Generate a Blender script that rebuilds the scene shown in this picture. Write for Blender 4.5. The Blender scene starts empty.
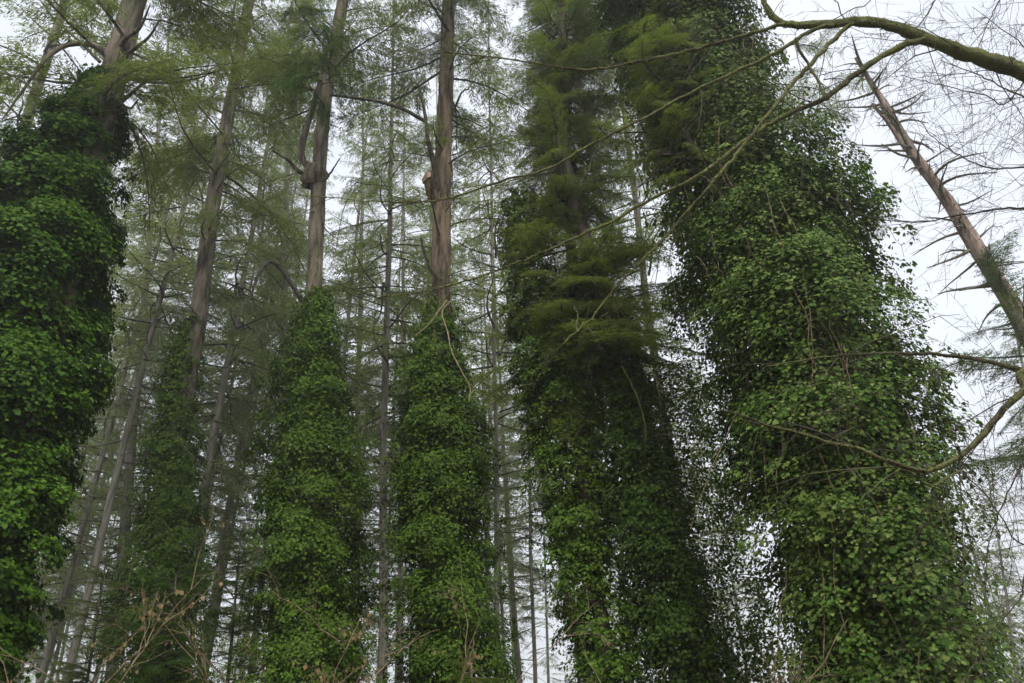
import bpy, math
import numpy as np
from mathutils import Matrix, Vector
R = math.radians
S = bpy.context.scene
COL = S.collection
rng = np.random.default_rng(11)

# ------------------------------------------------------------------ camera
F, CX, CY = 796.4, 512.0, 341.5
PITCH, ROLL = R(28), R(2.2)
CAM = np.array([0.0, 0.0, 1.6])
fw = np.array([0, math.cos(PITCH), math.sin(PITCH)])
r0 = np.array([1.0, 0, 0]); u0 = np.cross(r0, fw)
rt = r0*math.cos(ROLL) - u0*math.sin(ROLL)
up = u0*math.cos(ROLL) + r0*math.sin(ROLL)
cam = bpy.data.cameras.new('camera'); cam_o = bpy.data.objects.new('camera', cam); COL.objects.link(cam_o)
cam.sensor_width = 36; cam.lens = 28; cam.clip_end = 3000; cam.clip_start = 0.05
cam_o.matrix_world = Matrix(((rt[0], up[0], -fw[0], CAM[0]), (rt[1], up[1], -fw[1], CAM[1]), (rt[2], up[2], -fw[2], CAM[2]), (0, 0, 0, 1)))
S.camera = cam_o

def at(px, py, Y):
    """world point on the upright plane y=Y seen at a pixel of the photograph"""
    d = fw + rt*(px-CX)/F + up*(CY-py)/F
    return CAM + d*(Y/d[1])
def ppm(P):
    """metres per pixel at a world point"""
    return float(np.dot(np.asarray(P)-CAM, fw))/F

# ------------------------------------------------------------------ helpers
def tag(o, label=None, cat=None, group=None, kind=None):
    if label: o['label'] = label
    if cat: o['category'] = cat
    if group: o['group'] = group
    if kind: o['kind'] = kind
    return o
def empty(name, loc, rot=(0, 0, 0)):
    o = bpy.data.objects.new(name, None); COL.objects.link(o)
    o.location = tuple(float(v) for v in loc); o.rotation_euler = rot; o.empty_display_size = 0.3
    return o
def raw_mesh(name, verts, faces):
    """verts (N,3); faces (M,k) with one k"""
    me = bpy.data.meshes.new(name)
    verts = np.asarray(verts, np.float32); faces = np.asarray(faces, np.int32)
    M, k = faces.shape
    me.vertices.add(len(verts)); me.vertices.foreach_set('co', verts.ravel())
    me.loops.add(M*k); me.loops.foreach_set('vertex_index', faces.ravel())
    me.polygons.add(M)
    me.polygons.foreach_set('loop_start', np.arange(0, M*k, k, dtype=np.int32))
    me.polygons.foreach_set('loop_total', np.full(M, k, np.int32))
    me.update(calc_edges=True)
    return me
def link(name, me, mat, parent=None, smooth=False, origin=None):
    o = bpy.data.objects.new(name, me); COL.objects.link(o)
    if not me.materials: me.materials.append(mat)
    if smooth: me.polygons.foreach_set('use_smooth', np.ones(len(me.polygons), bool))
    if parent: o.parent = parent
    return o
def obj(name, vf, mat, parent=None, smooth=False):
    v, f = vf
    if parent is not None: v = np.asarray(v) - np.array(parent.location)
    return link(name, raw_mesh(name, v, f), mat, parent, smooth)
def multi_mesh(name, layers, origin=(0, 0, 0), smooth=()):
    """one mesh from several (verts, faces) layers, layer k on material slot k"""
    V, LI, LT, MI, SM, n = [], [], [], [], [], 0
    for k, (v, f) in enumerate(layers):
        V.append(np.asarray(v)-np.array(origin)); LI.append((f+n).ravel()); LT.append(np.full(len(f), f.shape[1])); MI.append(np.full(len(f), k))
        SM.append(np.full(len(f), k in smooth)); n += len(v)
    V, LI, LT, MI, SM = [np.concatenate(a) for a in (V, LI, LT, MI, SM)]
    me = bpy.data.meshes.new(name)
    me.vertices.add(len(V)); me.vertices.foreach_set('co', V.astype(np.float32).ravel())
    me.loops.add(len(LI)); me.loops.foreach_set('vertex_index', LI.astype(np.int32))
    me.polygons.add(len(LT)); me.polygons.foreach_set('loop_start', np.r_[0, np.cumsum(LT)[:-1]].astype(np.int32)); me.polygons.foreach_set('loop_total', LT.astype(np.int32))
    me.polygons.foreach_set('material_index', MI.astype(np.int32)); me.polygons.foreach_set('use_smooth', SM)
    me.update(calc_edges=True)
    return me
def obj_multi(name, layers, mats, parent, smooth=()):
    me = multi_mesh(name, layers, tuple(parent.location) if parent else (0, 0, 0), smooth)
    for m_ in mats: me.materials.append(m_)
    o = bpy.data.objects.new(name, me); COL.objects.link(o); o.parent = parent
    return o
def merge(list_vf):
    V, Fs, n = [], [], 0
    for v, f in list_vf:
        if len(v) == 0: continue
        V.append(v); Fs.append(f+n); n += len(v)
    return np.concatenate(V), np.concatenate(Fs)
def unit(a):
    a = np.asarray(a, float)
    return a/np.maximum(np.linalg.norm(a, axis=-1, keepdims=True), 1e-9)

def tube(pts, rad, sides=6, bump=0.0, seed=0, caps=True):
    pts = np.asarray(pts, float); n = len(pts); rad = np.broadcast_to(np.asarray(rad, float), (n,))
    t = unit(np.gradient(pts, axis=0))
    ref = np.array([0, 0, 1.0]) if abs(t[:, 2]).mean() < 0.8 else np.array([0, 1.0, 0])
    a = unit(np.cross(t, ref)); b = np.cross(t, a)
    th = np.linspace(0, 2*np.pi, sides, endpoint=False)
    rr = np.repeat(rad[:, None], sides, 1)
    if bump:
        g = np.random.default_rng(seed)
        ph = g.uniform(0, 6.28, 12); h = np.cumsum(np.r_[0, np.linalg.norm(np.diff(pts, axis=0), axis=1)])
        w = np.zeros((n, sides))
        for k in range(12):
            q = [3, 5, 7, 9, 11, 13, 2, 4, 6, 8, 10, 15][k]
            w += np.sin(q*th[None]+ph[k]+np.sin(h[:, None]*(0.7+0.35*k)+ph[-k])*1.6)*(1.0 if q > 5 else 1.3)
        rr = rr*(1+bump*w/3 + g.normal(0, bump*0.5, (n, sides)))
    V = pts[:, None]+rr[..., None]*(np.cos(th)[None, :, None]*a[:, None]+np.sin(th)[None, :, None]*b[:, None])
    V = V.reshape(-1, 3)
    i = np.arange(n-1)[:, None]*sides; j = np.arange(sides)[None]; j2 = (j+1) % sides
    Fq = np.stack([i+j, i+j2, i+sides+j2, i+sides+j], -1).reshape(-1, 4)
    return V, Fq
def resample(pts, step):
    pts = np.asarray(pts, float)
    # Catmull-Rom through the points
    P = np.vstack([2*pts[0]-pts[1], pts, 2*pts[-1]-pts[-2]])
    out = []
    for i in range(1, len(P)-2):
        L = np.linalg.norm(P[i+1]-P[i]); m = max(2, int(L/step))
        t = np.linspace(0, 1, m, endpoint=False)[:, None]
        out.append(0.5*((2*P[i])+(-P[i-1]+P[i+1])*t+(2*P[i-1]-5*P[i]+4*P[i+1]-P[i+2])*t**2+(-P[i-1]+3*P[i]-3*P[i+1]+P[i+2])*t**3))
    out.append(P[-2][None])
    return np.concatenate(out)

# ------------------------------------------------------------------ materials
def newmat(name):
    m = bpy.data.materials.new(name); m.use_nodes = True
    nt = m.node_tree; nt.nodes.clear()
    return m, nt, nt.nodes, nt.links
def ramp(N, cols, pos=None):
    r = N.new('ShaderNodeValToRGB'); e = r.color_ramp.elements
    pos = pos or [i/(len(cols)-1) for i in range(len(cols))]
    e[0].position = pos[0]; e[0].color = (*cols[0], 1)
    e[1].position = pos[-1]; e[1].color = (*cols[-1], 1)
    for p, c in list(zip(pos, cols))[1:-1]:
        k = e.new(p); k.color = (*c, 1)
    return r
def leaf_mat(name, cols, patch, patch_scale=0.5, patch_amt=0.5, rough=0.45, trans=0.25, spec=0.4):
    m, nt, N, L = newmat(name)
    geo = N.new('ShaderNodeNewGeometry'); tc = N.new('ShaderNodeTexCoord')
    rp = ramp(N, cols); L.new(geo.outputs['Random Per Island'], rp.inputs[0])
    no = N.new('ShaderNodeTexNoise'); no.inputs['Scale'].default_value = patch_scale; no.inputs['Detail'].default_value = 3
    L.new(tc.outputs['Object'], no.inputs['Vector'])
    mr = N.new('ShaderNodeMapRange'); mr.inputs[1].default_value = 0.42; mr.inputs[2].default_value = 0.66
    mr.inputs[4].default_value = patch_amt; L.new(no.outputs[0], mr.inputs[0])
    mx = N.new('ShaderNodeMixRGB'); L.new(mr.outputs[0], mx.inputs[0]); L.new(rp.outputs[0], mx.inputs[1]); mx.inputs[2].default_value = (*patch, 1)
    bs = N.new('ShaderNodeBsdfPrincipled'); bs.inputs['Roughness'].default_value = rough
    bs.inputs['Specular IOR Level'].default_value = spec
    L.new(mx.outputs[0], bs.inputs['Base Color'])
    tr = N.new('ShaderNodeBsdfTranslucent')
    sc = N.new('ShaderNodeMixRGB'); sc.blend_type = 'MULTIPLY'; sc.inputs[0].default_value = 1; sc.inputs[2].default_value = (1.6, 1.7, 0.8, 1)
    L.new(mx.outputs[0], sc.inputs[1]); L.new(sc.outputs[0], tr.inputs[0])
    ms = N.new('ShaderNodeMixShader'); ms.inputs[0].default_value = trans
    L.new(bs.outputs[0], ms.inputs[1]); L.new(tr.outputs[0], ms.inputs[2])
    out = N.new('ShaderNodeOutputMaterial'); L.new(ms.outputs[0], out.inputs[0])
    return m
def bark_mat(name, dark, light, moss, moss_amt, scale=7.0, bump=0.6, lo=0.5, stretch=0.16):
    m, nt, N, L = newmat(name)
    tc = N.new('ShaderNodeTexCoord'); mp = N.new('ShaderNodeMapping'); mp.inputs['Scale'].default_value = (1, 1, stretch)
    L.new(tc.outputs['Object'], mp.inputs[0])
    n1 = N.new('ShaderNodeTexNoise'); n1.inputs['Scale'].default_value = scale; n1.inputs['Detail'].default_value = 8; n1.inputs['Roughness'].default_value = 0.65
    L.new(mp.outputs[0], n1.inputs['Vector'])
    rp = ramp(N, [dark, tuple(0.5*(a+b) for a, b in zip(dark, light)), light], [0.42, 0.49, 0.60]); L.new(n1.outputs[0], rp.inputs[0])
    n2 = N.new('ShaderNodeTexNoise'); n2.inputs['Scale'].default_value = 1.7; n2.inputs['Detail'].default_value = 7; n2.inputs['Roughness'].default_value = 0.7
    L.new(tc.outputs['Object'], n2.inputs['Vector'])
    mr = N.new('ShaderNodeMapRange'); mr.inputs[1].default_value = lo; mr.inputs[2].default_value = lo+0.14; mr.inputs[4].default_value = moss_amt
    L.new(n2.outputs[0], mr.inputs[0])
    mx = N.new('ShaderNodeMixRGB'); L.new(mr.outputs[0], mx.inputs[0]); L.new(rp.outputs[0], mx.inputs[1]); mx.inputs[2].default_value = (*moss, 1)
    bs = N.new('ShaderNodeBsdfPrincipled'); bs.inputs['Roughness'].default_value = 0.9; bs.inputs['Specular IOR Level'].default_value = 0.2
    L.new(mx.outputs[0], bs.inputs['Base Color'])
    bp = N.new('ShaderNodeBump'); bp.inputs['Strength'].default_value = bump; bp.inputs['Distance'].default_value = 0.05
    L.new(n1.outputs[0], bp.inputs['Height']); L.new(bp.outputs[0], bs.inputs['Normal'])
    out = N.new('ShaderNodeOutputMaterial'); L.new(bs.outputs[0], out.inputs[0])
    return m

M = dict(
    ivy_near=leaf_mat('ivy_near', [(.024, .062, .007), (.052, .112, .013), (.092, .158, .024), (.160, .195, .050)], (.080, .106, .022), .5, .5, .6, .14, .12),
    ivy=leaf_mat('ivy', [(.024, .058, .004), (.053, .107, .008), (.094, .155, .017)], (.060, .086, .012), .9, .5, .6, .14, .10),
    ivy_left=leaf_mat('ivy_left', [(.021, .058, .003), (.046, .106, .006), (.084, .152, .014)], (.022, .050, .006), .9, .5, .6, .14, .10),
    ivy_dark=leaf_mat('ivy_dark', [(.022, .052, .005), (.045, .090, .010), (.072, .122, .018)], (.028, .048, .010), .8, .6, .6, .2, .10),
    needle=leaf_mat('needle', [(.085, .112, .036), (.112, .142, .050), (.140, .165, .070)], (.092, .108, .046), .3, .6, .7, .42, .06),
    needle_hazed=leaf_mat('needle_hazed', [(.112, .140, .072), (.140, .166, .090), (.170, .192, .112)], (.112, .130, .075), .3, .6, .7, .5, .05),  # needle colour paled for distance: haze painted in beyond what the thin mist gives
    needle_olive=leaf_mat('needle_olive', [(.076, .112, .018), (.108, .148, .030), (.142, .172, .052)], (.095, .110, .034), .6, .6, .7, .48, .05),
    needle_pale=leaf_mat('needle_pale', [(.16, .21, .07), (.20, .25, .10), (.24, .27, .13)], (.18, .20, .10), .3, .5, .7, .45, .06),
    needle_dark=leaf_mat('needle_dark', [(.035, .075, .012), (.055, .105, .020), (.080, .13, .030)], (.050, .072, .020), .6, .5, .7, .35, .05),
    bark=bark_mat('bark', (.035, .028, .022), (.17, .14, .11), (.075, .095, .035), .55),
    bark_red=bark_mat('bark_red', (.034, .025, .016), (.185, .138, .092), (.12, .11, .07), .45, 9, .9),
    bark_pale=bark_mat('bark_pale', (.050, .042, .030), (.190, .162, .116), (.105, .120, .060), .75, 8, .6, .55),
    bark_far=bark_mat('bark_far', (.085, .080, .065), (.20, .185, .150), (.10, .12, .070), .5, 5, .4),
    twig=bark_mat('twig', (.035, .030, .022), (.09, .075, .055), (.10, .115, .04), .6, 14, .3, .48, 1),
    moss_limb=bark_mat('moss_limb', (.04, .035, .022), (.10, .085, .05), (.165, .178, .060), .85, 22, 1.0, .42, 1),
    dead=bark_mat('dead', (.03, .025, .02), (.09, .075, .06), (.06, .07, .035), .5, 12, .5, .5, 1),
    vine=bark_mat('vine', (.20, .16, .09), (.36, .30, .18), (.16, .17, .07), .5, 20, .4, .5, 1),
    bark_dead=bark_mat('bark_dead', (.085, .060, .046), (.33, .245, .20), (.16, .17, .12), .5, 10, .8, .56),
    dead_pale=bark_mat('dead_pale', (.085, .078, .060), (.22, .20, .155), (.11, .12, .065), .5, 12, .5, .5, 1),
    broken=bark_mat('broken', (.30, .20, .13), (.55, .42, .30), (.3, .25, .2), .3, 12, .6, .5),
    stem=bark_mat('stem', (.12, .085, .05), (.28, .205, .13), (.12, .12, .06), .4, 14, .3, .5, 1),
    dryleaf=leaf_mat('dryleaf', [(.15, .10, .045), (.24, .17, .08), (.32, .245, .13)], (.2, .15, .08), 2, .4, .7, .35, .2),
    moss=leaf_mat('moss', [(.12, .14, .035), (.17, .185, .055), (.22, .22, .09)], (.12, .11, .05), 3, .5, .9, .3, .1),
)

# ------------------------------------------------------------------ leaves
LEAF_V = np.array([(0, 0, 0), (-.5, .08, .03), (-.40, .52, .07), (0, 1, -.06), (.40, .52, .07), (.5, .08, .03), (0, .38, -.05)], float)
LEAF_F = np.array([(6, 0, 5), (6, 5, 4), (6, 4, 3), (6, 3, 2), (6, 2, 1), (6, 1, 0)])
KITE_V = np.array([(0, 0, 0), (-.42, .4, .07), (0, 1, -.05), (.42, .4, .07)], float)
KITE_F = np.array([(0, 3, 2), (0, 2, 1)])
def leaves(P, Nrm, tip, size, near=True):
    T, Fc = (LEAF_V, LEAF_F) if near else (KITE_V, KITE_F)
    n = len(P); k = len(T)
    Nrm = unit(Nrm); tip = unit(tip - Nrm*np.sum(tip*Nrm, 1, keepdims=True)); w = np.cross(tip, Nrm)
    size = np.asarray(size)[:, None, None]
    V = P[:, None] + size*(w[:, None]*T[None, :, :1]+tip[:, None]*(T[None, :, 1:2]-0.4)+Nrm[:, None]*T[None, :, 2:])
    Fa = (np.arange(n)[:, None, None]*k+Fc[None]).reshape(-1, 3)
    return V.reshape(-1, 3), Fa

def interp_profile(prof, Y, step=0.12):
    """prof rows (py, xl, xr) -> z-sorted centres and radii in the plane y=Y"""
    A = []
    for py, xl, xr in prof:
        a, b = at(xl, py, Y), at(xr, py, Y)
        A.append((*(0.5*(a+b)), 0.5*np.linalg.norm(b-a)))
    A = np.array(A); A = A[np.argsort(A[:, 2])]
    # carry on to the ground
    d = (A[1]-A[0])/(A[1, 2]-A[0, 2]); lo = A[0]-d*A[0, 2]; lo[3] = A[0, 3]*1.02; lo[0] = A[0, 0]-d[0]*A[0, 2]*.6
    A = np.vstack([lo, A])
    return A
def ivy_cloud(prof, Y, n, size, seed, near=True, blob=0.36, fringe=0.12, depth=1.0, cover=1.0, fill=.16, band=.35):
    g = np.random.default_rng(seed)
    A = interp_profile(prof, Y)
    z0, z1 = A[0, 2], A[-1, 2]
    def sec(z):
        return np.stack([np.interp(z, A[:, 2], A[:, c]) for c in (0, 1, 3)], -1)
    # blobs: shelves of leaves pushing out of the column
    area = 2*np.pi*np.mean(A[:, 3])*(z1-z0)
    nb = int(area/(blob**2)*1.9*cover)
    kq = g.normal(0, 1, (9, 3))*np.array([2.4, 2.4, 2.6]); kp = g.uniform(0, 6.28, 9)
    def lump(th, z, r): 
        p = np.stack([np.cos(th)*1.1, np.sin(th)*1.1, z], -1)
        return np.sin(p@kq.T+kp).sum(-1)/4.2+band*np.sin(z*4.1+kp[0]+2.6*np.sin(th+kp[1])+1.6*np.sin(2*th+kp[2])+1.2*np.sin(z*1.7+kp[3]))
    zz = g.uniform(0, 1, nb)
    rr = sec(z0+zz*(z1-z0))[:, 2]
    keep = g.uniform(0, rr.max(), nb) < rr+.1
    zz = zz[keep]; nb = len(zz)
    th = g.uniform(0, 2*np.pi, nb); lv = lump(th, z0+zz*(z1-z0), 0)
    keep = lv > g.uniform(-1.1, -.1, nb)/cover**2; zz, th, lv = zz[keep], th[keep], lv[keep]; nb = len(zz)
    zb = z0+zz*(z1-z0); s = sec(zb)
    rb = blob*g.uniform(.5, 1.5, nb)*np.clip(s[:, 2]/.8, .45, 1.2)
    Rb = np.maximum(s[:, 2]*(.97+.30*np.clip(lv, -1.3, .35))-rb*g.uniform(.6, 1.0, nb), 0.05)*g.uniform(.70, 1.12, nb)
    out = np.stack([np.cos(th), np.sin(th)*depth, 0*th], -1); sp = g.uniform(0, 1, nb) < .22   # small sprigs that reach out
    cb = np.stack([s[:, 0], s[:, 1], zb], -1)+out*np.where(sp, s[:, 2]*g.uniform(.92, 1.16, nb), Rb)[:, None]; rb = np.where(sp, rb*.42, rb)
    # the leaves of each blob
    w = rb**1.7; w /= w.sum()
    bi = g.choice(nb, int(n*(1-fill)), p=w)
    d = unit(g.normal(0, 1, (len(bi), 3))*.8+out[bi]*.9+np.array([0, 0, .75]))
    d[:, 2] *= .7
    rad = rb[bi]*(1-np.abs(g.normal(0, .16, len(bi))))
    P1 = cb[bi]+d*rad[:, None]+g.normal(0, .02, (len(bi), 3))
    P1[:, 2] -= .35*rb[bi]*(np.sum(d*out[bi], 1) > .5)*g.uniform(0, 1, len(bi))
    N1 = unit(d*.6+out[bi]*.7+np.array([0, 0, .75])+g.normal(0, .33, (len(bi), 3)))
    # inner and stray leaves
    m = n-len(bi); zr = g.uniform(z0, z1, m); s2 = sec(zr); t2 = g.uniform(0, 2*np.pi, m)
    q = np.where(g.uniform(0, 1, m) < fringe, g.uniform(.90, 1.10, m), g.uniform(.2, .74, m))
    o2 = np.stack([np.cos(t2), np.sin(t2)*depth, 0*t2], -1)
    P2 = np.stack([s2[:, 0], s2[:, 1], zr], -1)+o2*(s2[:, 2]*q)[:, None]
    N2 = unit(o2+np.array([0, 0, .4])+g.normal(0, .6, (m, 3)))
    P = np.concatenate([P1, P2]); Nn = np.concatenate([N1, N2])
    ok = P[:, 2] > .02; P, Nn = P[ok], Nn[ok]
    tip = np.array([0, 0, -1.0])+g.normal(0, .55, P.shape)+Nn*.2
    sz = size*np.exp(g.normal(-.08, .28, len(P)))
    inner = np.r_[np.zeros(len(P1), bool), q < .75][ok]
    sz = np.where(inner, sz*1.35, sz)
    return leaves(P, Nn, tip, sz, near)

# ------------------------------------------------------------------ conifer boughs
def bough_template(seed, n_side=16, n_sub=17, width=.0068, droop=.18):
    """unit bough along +x: narrow leafy twigs on side shoots; returns verts, quads and the woody axis"""
    g = np.random.default_rng(seed)
    def axis(t): return np.stack([t, 0.05*np.sin(t*5+seed), .10*t-droop*t*t], -1)
    V, Fq = [], []
    def strip(p, d, L, w, nrm):
        s = unit(np.cross(d, nrm))*w; k = len(V)
        m = p+d*L*.45
        V.extend([p, m+s, p+d*L+np.array([0, 0, -.10*L]), m-s]); Fq.append((k, k+1, k+2, k+3))
    for i in range(n_side):
        t = .18+.82*(i+g.uniform(-.3, .3))/n_side
        for sgn in (-1, 1):
            if g.uniform() < .25: continue
            p = axis(np.array(t)); Ls = (.10+.34*(1-t)*min(1, t*3.0))*g.uniform(.65, 1.25)
            a = R(g.uniform(38, 66)); d = unit(np.array([math.cos(a), sgn*math.sin(a), g.uniform(-.35, .02)]))
            m = max(3, int(n_sub*Ls/.3))
            for j in range(m):
                u = (j+.5)/m
                q = p+d*Ls*u+np.array([0, 0, -.22*Ls*u*u])+g.normal(0, .010, 3)
                for s2 in (-1, 1):
                    if g.uniform() < .12: continue
                    dd = unit(d+s2*np.cross(d, [0, 0, 1])*g.uniform(.5, 1.1)+np.array([0, 0, g.uniform(-.55, .15)]))
                    strip(q, dd, (.028+.034*(1-u))*g.uniform(.6, 1.4)*(9/n_sub*.6+.7), width*g.uniform(.6, 1.2), np.array([g.normal(0, .4), g.normal(0, .4), 1]))
            strip(p, d, Ls, width*.6, np.array([0, 0, 1.0]))
    tt = np.linspace(0, 1, 7)
    return np.array(V), np.array(Fq), axis(tt)
BT = [bough_template(s) for s in (1, 2, 3, 4)]
BT_FINE = [bough_template(s, 24, 15, .0060, .26) for s in (5, 6, 7)]
BT_FAR = [bough_template(s, 10, 9, .013) for s in (8, 9)]
BT_CLOSE = [bough_template(s, 30, 20, .0040, .22) for s in (15, 16)]

def rots(az, pitch, roll):
    ca, sa, cp, sp, cr, sr = np.cos(az), np.sin(az), np.cos(pitch), np.sin(pitch), np.cos(roll), np.sin(roll)
    z = 0*az; o = z+1
    Rz = np.array([[ca, -sa, z], [sa, ca, z], [z, z, o]]); Ry = np.array([[cp, z, -sp], [z, o, z], [sp, z, cp]]); Rx = np.array([[o, z, z], [z, cr, -sr], [z, sr, cr]])
    Rz, Ry, Rx = [np.moveaxis(a, -1, 0) for a in (Rz, Ry, Rx)]
    return Rz@Ry@Rx
def boughs(org, az, pitch, L, templates, seed, fol=1.0):
    """returns (foliage vf, wood vf)"""
    g = np.random.default_rng(seed)
    fo, wo = [], []
    pick = g.integers(0, len(templates), len(org)); roll = g.normal(0, .25, len(org))
    RR = rots(az, pitch, roll)
    for k, (V, Fq, ax) in enumerate(templates):
        I = np.where(pick == k)[0]
        if not len(I): continue
        VV = np.einsum('nij,vj->nvi', RR[I], V)*L[I][:, None, None]+org[I][:, None]
        FF = (np.arange(len(I))[:, None, None]*len(V)+Fq[None]).reshape(-1, 4)
        if fol < 1:
            FF = FF[g.uniform(size=len(FF)) < fol]
        fo.append((VV.reshape(-1, 3), FF))
        for i in I:
            p = ax@RR[i].T*L[i]+org[i]
            r = (.006+.011*L[i])*np.linspace(1, .15, len(p))
            wo.append(tube(p, r, 4))
    return merge(fo), merge(wo)

def path_at_z(path, z):
    return np.stack([np.interp(z, path[:, 2], path[:, c]) for c in range(3)], -1)
def crown_spec(path, z0, z1, n, Lmax, seed, Ltop=.5, pmean=-.05, azc=None, azw=None, lowfull=.25, pw=.2, Lfun=None):
    g = np.random.default_rng(seed)
    u = np.sort(g.uniform(0, 1, n)); z = z0+(z1-z0)*u
    org = path_at_z(path, z)
    az = g.uniform(0, 2*np.pi, n) if azc is None else g.normal(azc, azw, n)
    prof = np.minimum(1, (u+.08)/lowfull)*(1-u)**.7
    L = (Ltop+(Lmax-Ltop)*prof)*g.uniform(.6, 1.15, n)
    pitch = pmean+.35*u+g.normal(0, pw, n)
    return org, az, pitch, L
def stubs(path, z0, z1, n, Lr, seed, twig=True, r=.02, pm=.0):
    """dead bare branches on a trunk, a few with side twigs"""
    g = np.random.default_rng(seed); out = []
    for k in range(n):
        z = g.uniform(z0, z1); o = path_at_z(path, z); az = g.uniform(0, 6.28); L = g.uniform(*Lr); p = g.normal(pm, .3)
        d = np.array([math.cos(az)*math.cos(p), math.sin(az)*math.cos(p), math.sin(p)])
        t = np.linspace(0, 1, 6)[:, None]
        side = unit(g.normal(0, 1, 3))
        pts = o+d*L*t+np.array([0, 0, -1])*L*.22*t**2*g.uniform(-.4, 1.6)+side*L*.08*np.sin(t*4)
        one = [tube(pts, r*(.4+L/Lr[1])*np.linspace(1, .2, 6), 4)]
        if twig:
            for j in range(g.integers(2, 7)):
                u = g.uniform(.25, .95); q = pts[int(u*5)]
                dd = unit(d+g.normal(0, .7, 3)); l = L*g.uniform(.12, .35)
                tt = np.linspace(0, 1, 4)[:, None]
                one.append(tube(q+dd*l*tt+np.array([0, 0, -.15*l])*tt**2, r*.3*np.linspace(1, .3, 4), 3))
        out.append(merge(one))
    return out

def trunk_path(pix, Y, H, Y2=None):
    """trunk axis through pixels of the plane y=Y (rows bottom to top or top to bottom), carried to the ground and to height H"""
    P = np.array([at(x, y, Y) for x, y in pix]); P = P[np.argsort(P[:, 2])]
    d = (P[1]-P[0])/(P[1, 2]-P[0, 2]); lo = P[0]-d*(P[0, 2]+.15)
    dt = (P[-1]-P[-2])/(P[-1, 2]-P[-2, 2])
    Q = [lo, *P]
    if H > P[-1, 2]+.5: Q.append(P[-1]+dt*(H-P[-1, 2]))
    return np.array(Q)
def trunk_mesh(path, r_base, r_top, sides=30, bump=.055, seed=0, step=.16, flare=.35, power=1.0):
    p = resample(path, step)
    h = (p[:, 2]-p[0, 2])/(p[-1, 2]-p[0, 2])
    r = r_base+(r_top-r_base)*h**power
    r = r*(1+flare*np.exp(-(p[:, 2]-p[0, 2])/.6))
    return tube(p, r, sides, bump, seed)

# ------------------------------------------------------------------ bare branches
def twigs_from(pts, rad, g, n, Lr, depth=2, spread=.8, bias=(0, 0, -.05), sides=4, start=.1, wig=.10):
    out = []; pts = np.asarray(pts)
    for k in range(n):
        u = g.uniform(start, 1); i = min(len(pts)-2, int(u*(len(pts)-1))); o = pts[i]; t = unit(pts[i+1]-pts[i])
        d = unit(t*.75+g.normal(0, spread, 3)+np.array(bias)); L = g.uniform(*Lr)
        m = 7; s = np.linspace(0, 1, m)[:, None]
        w = np.cumsum(g.normal(0, wig*.5, (m, 3)), 0)*L*.35; w -= w[0]
        q = o+d*L*s+w+np.array(bias)*L*s*s*1.5
        r = max(.0018, min(rad*.5, L*.0065)); rr = r*np.linspace(1, .3, m)
        out.append(tube(q, rr, sides))
        if depth > 1 and L > .12:
            out += twigs_from(q, r, g, g.integers(2, 6), (L*.2, L*.55), depth-1, spread, bias, 3, .25, wig)
    return out

# ================================================================== THE SETTING
# ground
g = np.random.default_rng(3)
rad = np.r_[0, np.geomspace(1, 380, 60)]; th = np.linspace(0, 2*np.pi, 96, endpoint=False)
RR, TT = np.meshgrid(rad, th, indexing='ij')
X, Yg = RR*np.cos(TT), RR*np.sin(TT)
Z = (.08*np.sin(X*.7)*np.cos(Yg*.6)+.05*np.sin(X*1.9+Yg*1.3))*np.exp(-((RR-8)/60)**2)-.05
V = np.stack([X, Yg, Z], -1).reshape(-1, 3); n = 96
i = np.arange(len(rad)-1)[:, None]*n; j = np.arange(n)[None]
Fg = np.stack([i+j, i+n+j, i+n+(j+1) % n, i+(j+1) % n], -1).reshape(-1, 4)
m, nt, N, L = newmat('forest_floor')
tc = N.new('ShaderNodeTexCoord'); n1 = N.new('ShaderNodeTexNoise'); n1.inputs['Scale'].default_value = .6; n1.inputs['Detail'].default_value = 10; n1.inputs['Roughness'].default_value = .7
L.new(tc.outputs['Object'], n1.inputs['Vector'])
rp = ramp(N, [(.035, .026, .016), (.08, .058, .034), (.05, .07, .02)], [.35, .5, .65]); L.new(n1.outputs[0], rp.inputs[0])
bs = N.new('ShaderNodeBsdfPrincipled'); bs.inputs['Roughness'].default_value = .95; L.new(rp.outputs[0], bs.inputs['Base Color'])
bp = N.new('ShaderNodeBump'); bp.inputs['Strength'].default_value = .6; n2 = N.new('ShaderNodeTexNoise'); n2.inputs['Scale'].default_value = 14; n2.inputs['Detail'].default_value = 6
L.new(tc.outputs['Object'], n2.inputs['Vector']); L.new(n2.outputs[0], bp.inputs['Height']); L.new(bp.outputs[0], bs.inputs['Normal'])
out = N.new('ShaderNodeOutputMaterial'); L.new(bs.outputs[0], out.inputs[0])
tag(obj('ground', (V, Fg), m, None, True), kind='structure')

# haze: one closed box of even air
HZ = 400.0; top = 62.0
hv = np.array([(sx*HZ, sy*HZ, z) for z in (-1.6, top) for sy in (-1, 1) for sx in (-1, 1)], float)
hf = np.array([(0, 2, 3, 1), (4, 5, 7, 6), (0, 1, 5, 4), (2, 6, 7, 3), (0, 4, 6, 2), (1, 3, 7, 5)])
m, nt, N, L = newmat('haze_air')
pv = N.new('ShaderNodeVolumePrincipled'); pv.inputs['Color'].default_value = (.90, .91, .88, 1); pv.inputs['Density'].default_value = .0022; pv.inputs['Anisotropy'].default_value = .65
out = N.new('ShaderNodeOutputMaterial'); L.new(pv.outputs[0], out.inputs['Volume'])
tag(obj('haze', (hv, hf), m), 'thin grey mist filling the wood', 'haze', kind='stuff')

# ================================================================== IVY AND CONIFER TREES IN FRONT
def tree_root(name, path, label, cat, group=None):
    return tag(empty(name, path_at_z(path, 0.0)), label, cat, group)

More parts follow.
